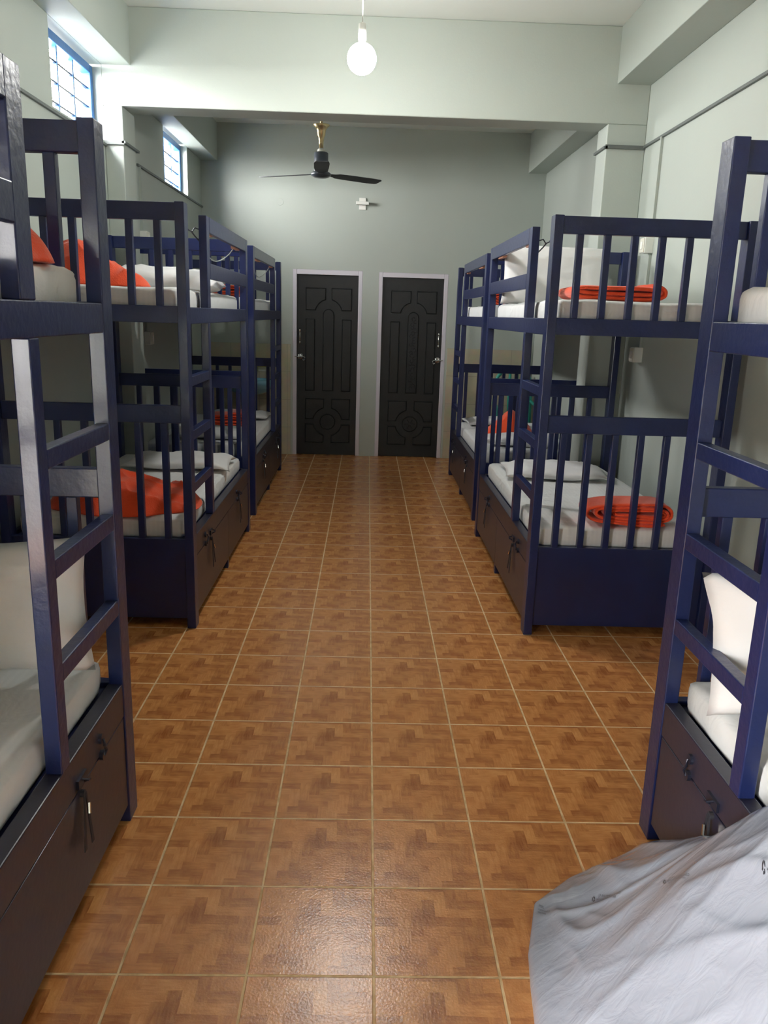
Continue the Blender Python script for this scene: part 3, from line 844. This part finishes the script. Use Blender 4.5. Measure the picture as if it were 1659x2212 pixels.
def bag_print(origin, direc, up, k=1.0):
    """printed recycling mark and three lines; origin in floor xy, direc/up are floor-plane vectors per metre"""
    bm = bmesh.new()
    d, u_ = Vector(direc), Vector(up)
    def put(a, b):
        p = Vector(origin)+d*a+u_*b
        return (p.x, p.y, bag_z(p.x, p.y)+.0022)
    def add(vs, fs, ox, oy):
        v = [bm.verts.new(put((c.x+ox)*k, (c.y+oy)*k)) for c in vs]
        for f in fs:
            if any(v[i].co.x < lerp_tab(BX0, v[i].co.y)+.012 for i in f): continue
            try: bm.faces.new([v[i] for i in f])
            except ValueError: pass
    for s, size, ox, oy in (('J.P. POLYMERS', .0105, .022, .012), ('MATERIAL, POLYETHYLENE', .0075, .014, .002), ('REGD. MANUFACTURER', .0075, .020, -.0075), ('LD', .012, .106, .002)):
        vs, fs = text_mesh(s, size); add(vs, fs, ox, oy)
    for q in range(3):           # recycling arrows
        a0 = q*2*PI/3+.3
        vs, fs = [], []
        for w in range(6):
            a = a0+w*.24
            vs += [Vector((.0075*math.cos(a), .0075*math.sin(a), 0)), Vector((.0040*math.cos(a), .0040*math.sin(a), 0))]
        fs = [(2*w, 2*w+2, 2*w+3, 2*w+1) for w in range(5)]
        b0 = len(vs); a = a0+5*.24
        vs += [Vector((.0095*math.cos(a), .0095*math.sin(a), 0)), Vector((.002*math.cos(a), .002*math.sin(a), 0)), Vector((.006*math.cos(a+.55), .006*math.sin(a+.55), 0))]
        fs.append((b0, b0+2, b0+1))
        add(vs, fs, 0, .003)
    bmesh.ops.delete(bm, geom=[v for v in bm.verts if not v.link_faces], context='VERTS')
    o = obj('printed_mark', bm, INK, bag)
    o['label'] = 'small black printed recycling mark and text'
for o_, d_, u_ in (((.554, .146), (.30, -.655), (.50, 1.3)), ((.636, -.057), (.095, -.72), (.50, 1.25)), ((.704, -.305), (.08, -.70), (.50, 1.25)), ((.412, .235), (.32, -.62), (.36, 1.25))):
    bag_print(o_, d_, u_)

# ------------------------------------------------------------------ ceiling fan
FX, FY = -.478, 5.68
fan = thing('ceiling_fan', (FX, FY, ZC), 'dark three-blade ceiling fan with brass canopy', 'ceiling fan')
bm = bmesh.new(); lathe(bm, [(.012, -.40), (.012, 0)], n=16); obj('down_rod', bm, BRASS, fan, True)
bm = bmesh.new(); lathe(bm, [(.018, -.06), (.05, -.05), (.06, -.001)], n=24); obj('ceiling_cup', bm, BRASS, fan, True)
bm = bmesh.new(); lathe(bm, [(.018, -.47), (.020, -.42), (.024, -.385), (.033, -.375), (.036, -.34), (.048, -.315), (.072, -.295), (.070, -.291), (.02, -.31)], n=28); obj('canopy', bm, BRASS, fan, True)
bm = bmesh.new(); lathe(bm, [(.020, -.474), (.030, -.482), (.034, -.50), (.020, -.505)], n=24); obj('collar', bm, WPLAST2, fan, True)
bm = bmesh.new(); lathe(bm, [(.02, -.50), (.055, -.506), (.060, -.512), (.060, -.655), (.055, -.665), (.02, -.665)], n=32); obj('motor_housing', bm, FANB, fan, True)
bm = bmesh.new(); lathe(bm, [(.03, -.655), (.075, -.662), (.088, -.675), (.082, -.690), (.055, -.704), (.02, -.708)], n=32); obj('blade_hub', bm, FANB, fan, True)
for ang in (33, 154, 274):
    bm = bmesh.new(); a = R(ang)
    M = Matrix.Rotation(a, 4, 'Z') @ Matrix.Rotation(R(-9 if ang != 274 else 0), 4, 'X')
    st = [(.07, .022), (.13, .030), (.16, .052), (.30, .060), (.50, .062), (.575, .055), (.59, .045)]
    up, lo = [], []
    for r_, w_ in st:
        up.append([bm.verts.new(M @ Vector((r_, y_, .003)) + Vector((0, 0, -.675))) for y_ in (-w_, w_)])
        lo.append([bm.verts.new(M @ Vector((r_, y_, -.003)) + Vector((0, 0, -.675))) for y_ in (-w_, w_)])
    for k in range(len(st)-1):
        bm.faces.new((up[k][0], up[k+1][0], up[k+1][1], up[k][1])); bm.faces.new((lo[k][0], lo[k][1], lo[k+1][1], lo[k+1][0]))
        for s in (0, 1): bm.faces.new((up[k][s], lo[k][s], lo[k+1][s], up[k+1][s]))
    for k in (0, -1): bm.faces.new((up[k][0], up[k][1], lo[k][1], lo[k][0]))
    obj('fan_blade', bm, FANBL, fan)

# ------------------------------------------------------------------ bulb, fixtures
BULB = (-.112, 2.80, 2.743)
lamp = thing('pendant_bulb', (BULB[0], BULB[1], ZC), 'glaring white bulb hanging in front of the cross beam', 'lamp')
dz = ZC-BULB[2]
bm = bmesh.new(); tube(bm, [(0, 0, 0), (0, 0, -dz+.15)], .003, 8); obj('cord', bm, WPLAST, lamp, True)
bm = bmesh.new(); lathe(bm, [(.004, 0), (.03, -.002), (.032, -.02), (.004, -.024)], n=20); obj('ceiling_rose', bm, WPLAST, lamp, True)
bm = bmesh.new(); lathe(bm, [(.006, -dz+.16), (.018, -dz+.155), (.020, -dz+.09), (.016, -dz+.075)], n=20); obj('lamp_holder', bm, WPLAST, lamp, True)
bm = bmesh.new(); bmesh.ops.create_uvsphere(bm, u_segments=28, v_segments=18, radius=.072, matrix=Matrix.Translation((0, 0, -dz)))
GLOW = emis('bulb_glow', (1.0, .985, .95), 225.)
obj('glass_globe', bm, GLOW, lamp, True)

def wallbox(name, loc, size, label, face, cat='switch box', parts=True, group=None):
    """small surface box; face = 'x+' (on the left wall) 'x-' (on the right wall) 'y-' (on the far wall)"""
    t = thing(name, loc, label, cat, group)
    w, h, d = size
    rz = {'y-': 0, 'x-': -PI/2, 'x+': PI/2}[face]
    t.rotation_euler = (0, 0, rz)
    obj('back_box', bx(-w/2, w/2, -d, .002, 0, h), WPLAST, t, bevel=.004)
    obj('face_plate', bx(-w/2+.004, w/2-.004, -d-.006, -d, .004, h-.004), WPLAST2, t, bevel=.003)
    if parts:
        obj('rocker_switch', bx(-w*.22, w*.22, -d-.011, -d-.005, h*.25, h*.75), WPLAST, t, bevel=.002)
    return t
wallbox('switch_box', (XR, 3.71, 1.945), (.085, .095, .055), 'white switch box on right wall above the upper bunk', 'x-', group='white switch boxes')
wallbox('switch_box', (XR, 3.70, 1.265), (.085, .095, .055), 'white switch box on right wall under the upper bunk', 'x-', group='white switch boxes')
wallbox('switch_box', (XL, 3.60, 1.950), (.085, .095, .050), 'white switch box on left wall above the upper bunk, near column', 'x+', group='white switch boxes')
wallbox('switch_box', (XL, 3.60, 1.240), (.085, .10, .050), 'white switch box on left wall under the upper bunk, near column', 'x+', group='white switch boxes')
wallbox('switch_box', (XL, 4.80, 1.980), (.085, .095, .050), 'white switch box on left wall beyond the column, upper one', 'x+', group='white switch boxes')
wallbox('switch_box', (XL, 4.80, 1.240), (.085, .10, .050), 'white switch box on left wall beyond the column, lower one', 'x+', group='white switch boxes')
# lamp bracket on the far wall
t = thing('lamp_bracket', (-.134, YF, 2.555), 'small white unlit lamp fitting on far wall, below the fan', 'lamp')
obj('back_plate', bx(-.034, .034, -.012, .002, 0, .115), WPLAST, t, bevel=.002)
obj('light_bar', bx(-.066, .066, -.062, -.012, .045, .075), WPLAST, t, bevel=.003)
bm = bmesh.new(); disc(bm, (-.975, YF+.002, 2.607), .034, 'y', -.006, 28)
tag(obj('cover_disc', bm, WALL, bevel=.001), 'round painted cover disc on far wall, left of the fan shadow', 'wall cover')

# ------------------------------------------------------------------ wash basin, shelf, chair beyond the bunks
t = thing('wash_basin', (-1.27, YF-.010, 0), 'light blue pedestal wash basin on far wall, left of the doors', 'wash basin')
bm = bmesh.new(); n = 32; prof = [(.20, .70), (.235, .76), (.245, .82), (.225, .825), (.205, .80), (.15, .745), (.03, .73)]
rings = []
for r_, z_ in [(.05, .66), (.13, .675)]+prof:
    rings.append([bm.verts.new((r_*math.cos(2*PI*k/n), -.21+r_*.84*math.sin(2*PI*k/n), z_)) for k in range(n)])
for a, c in zip(rings, rings[1:]):
    for k in range(n): bm.faces.new((a[k], a[(k+1) % n], c[(k+1) % n], c[k]))
bm.faces.new(rings[0]); bm.faces.new(rings[-1])
obj('bowl', bm, BASINB, t, True)
bm = bmesh.new(); lathe(bm, [(.09, 0), (.075, .05), (.06, .4), (.075, .675)], 0, -.18, 24); obj('pedestal', bm, BASINB, t, True)
bm = bmesh.new(); tube(bm, [(0, -.05, .825), (0, -.05, .91), (0, -.08, .935), (0, -.13, .925)], .010, 10); obj('tap', bm, CHROME, t, True)
t = thing('wall_shelf', (-1.13, YF-.010, .945), 'small yellow-edged shelf above the blue wash basin', 'shelf')
obj('shelf_board', bx(-.10, .09, -.10, -.001, 0, .010), YEL, t, bevel=.002)
obj('shelf_bracket', bx(-.08, .07, -.012, -.001, -.05, 0), WPLAST2, t)

ch = thing('plastic_chair', (1.50, 6.68, 0), 'teal green plastic chair behind the farthest right bunk', 'chair', rz=0)
bm = bmesh.new()
top = []
for k in range(13):
    a = PI*k/12; top.append((-.19*math.cos(a), .20+.02*math.sin(a), .80+.20*math.sin(a)**.7))
tube(bm, [(-.19, .17, .42)]+top+[(.19, .17, .42)], .019, 8)
obj('backrest_frame', bm, TEAL, ch, True)
for x in (-.11, -.037, .037, .11):
    zt = .80+.20*(1-(x/.19)**2)**.35
    bm = bmesh.new(); tube(bm, [(x, .17, .43), (x, .205, .7), (x, .215, zt)], .016, 8); obj('backrest_slat', bm, TEAL, ch, True)
bm = bmesh.new()
for j in range(1):
    box(bm, -.20, .20, -.20, .19, .405, .432)
obj('seat', bm, TEAL, ch, bevel=.012, seg=3)
for sx_ in (-1, 1):
    for (yy, y2) in ((-.17, -.20), (.16, .22)):
        bm = bmesh.new(); tube(bm, [(sx_*.175, yy, .41), (sx_*.20, y2, 0)], [.024, .017], 8); obj('leg', bm, TEAL, ch, True)
    bm = bmesh.new(); tube(bm, [(sx_*.20, -.185, .42), (sx_*.215, -.19, .60), (sx_*.22, -.12, .645), (sx_*.215, .10, .65), (sx_*.19, .20, .68)], .017, 8); obj('armrest', bm, TEAL, ch, True)

# ------------------------------------------------------------------ light
w = bpy.data.worlds.new('World'); SC.world = w; w.use_nodes = True
bg = w.node_tree.nodes['Background']
bg.inputs['Color'].default_value = (1.0, .975, .95, 1); bg.inputs['Strength'].default_value = 88.0
def portal(loc, rot, sx_, sy_):
    l = bpy.data.lights.new('portal', 'AREA'); l.shape = 'RECTANGLE'; l.size = sx_; l.size_y = sy_
    l.cycles.is_portal = True
    o = bpy.data.objects.new('portal', l); COL.objects.link(o); o.location = loc; o.rotation_euler = rot
for W in (W1, W2):
    portal((-1.96, (W[0]+W[1])/2, (W[2]+W[3])/2), (0, -PI/2, 0), W[3]-W[2], W[1]-W[0])
portal((-1.96, (DY0+DY1)/2, DZ/2), (0, -PI/2, 0), DZ, DY1-DY0)

# ------------------------------------------------------------------ camera
f, p, yw, rl = 1715.07925, .2432066, -.0269470999, .0304593745
cam_d = bpy.data.cameras.new('Camera'); cam = bpy.data.objects.new('Camera', cam_d); COL.objects.link(cam)
cp, sp, cy_, sy_, cr, sr = math.cos(p), math.sin(p), math.cos(yw), math.sin(yw), math.cos(rl), math.sin(rl)
Bm = Matrix(((1, 0, 0), (0, 0, -1), (0, 1, 0)))
Ry = Matrix(((cy_, sy_, 0), (-sy_, cy_, 0), (0, 0, 1)))
Rp = Matrix(((1, 0, 0), (0, cp, -sp), (0, sp, cp)))
Rr = Matrix(((cr, -sr, 0), (sr, cr, 0), (0, 0, 1)))
RR = Rr @ Rp @ Bm @ Ry
rot = Matrix((RR[0], -Vector(RR[1]), -Vector(RR[2]))).transposed()
cam.matrix_world = Matrix.Translation((-.051127, -1.555178, 1.517077)) @ rot.to_4x4()
cam_d.sensor_fit = 'HORIZONTAL'; cam_d.sensor_width = 36; cam_d.lens = f/1659*36
cam_d.clip_start = .02; cam_d.clip_end = 200
SC.camera = cam

vs = SC.view_settings
SC.display_settings.display_device = 'sRGB'
vs.view_transform = 'Standard'; vs.look = 'None'; vs.gamma = 1; vs.exposure = 0.34; vs.use_curve_mapping = False
SC.cycles.use_denoising = True
SC.cycles.max_bounces = 10; SC.cycles.diffuse_bounces = 6; SC.cycles.glossy_bounces = 4
SC.cycles.sample_clamp_indirect = 6
SC.cycles.caustics_reflective = False
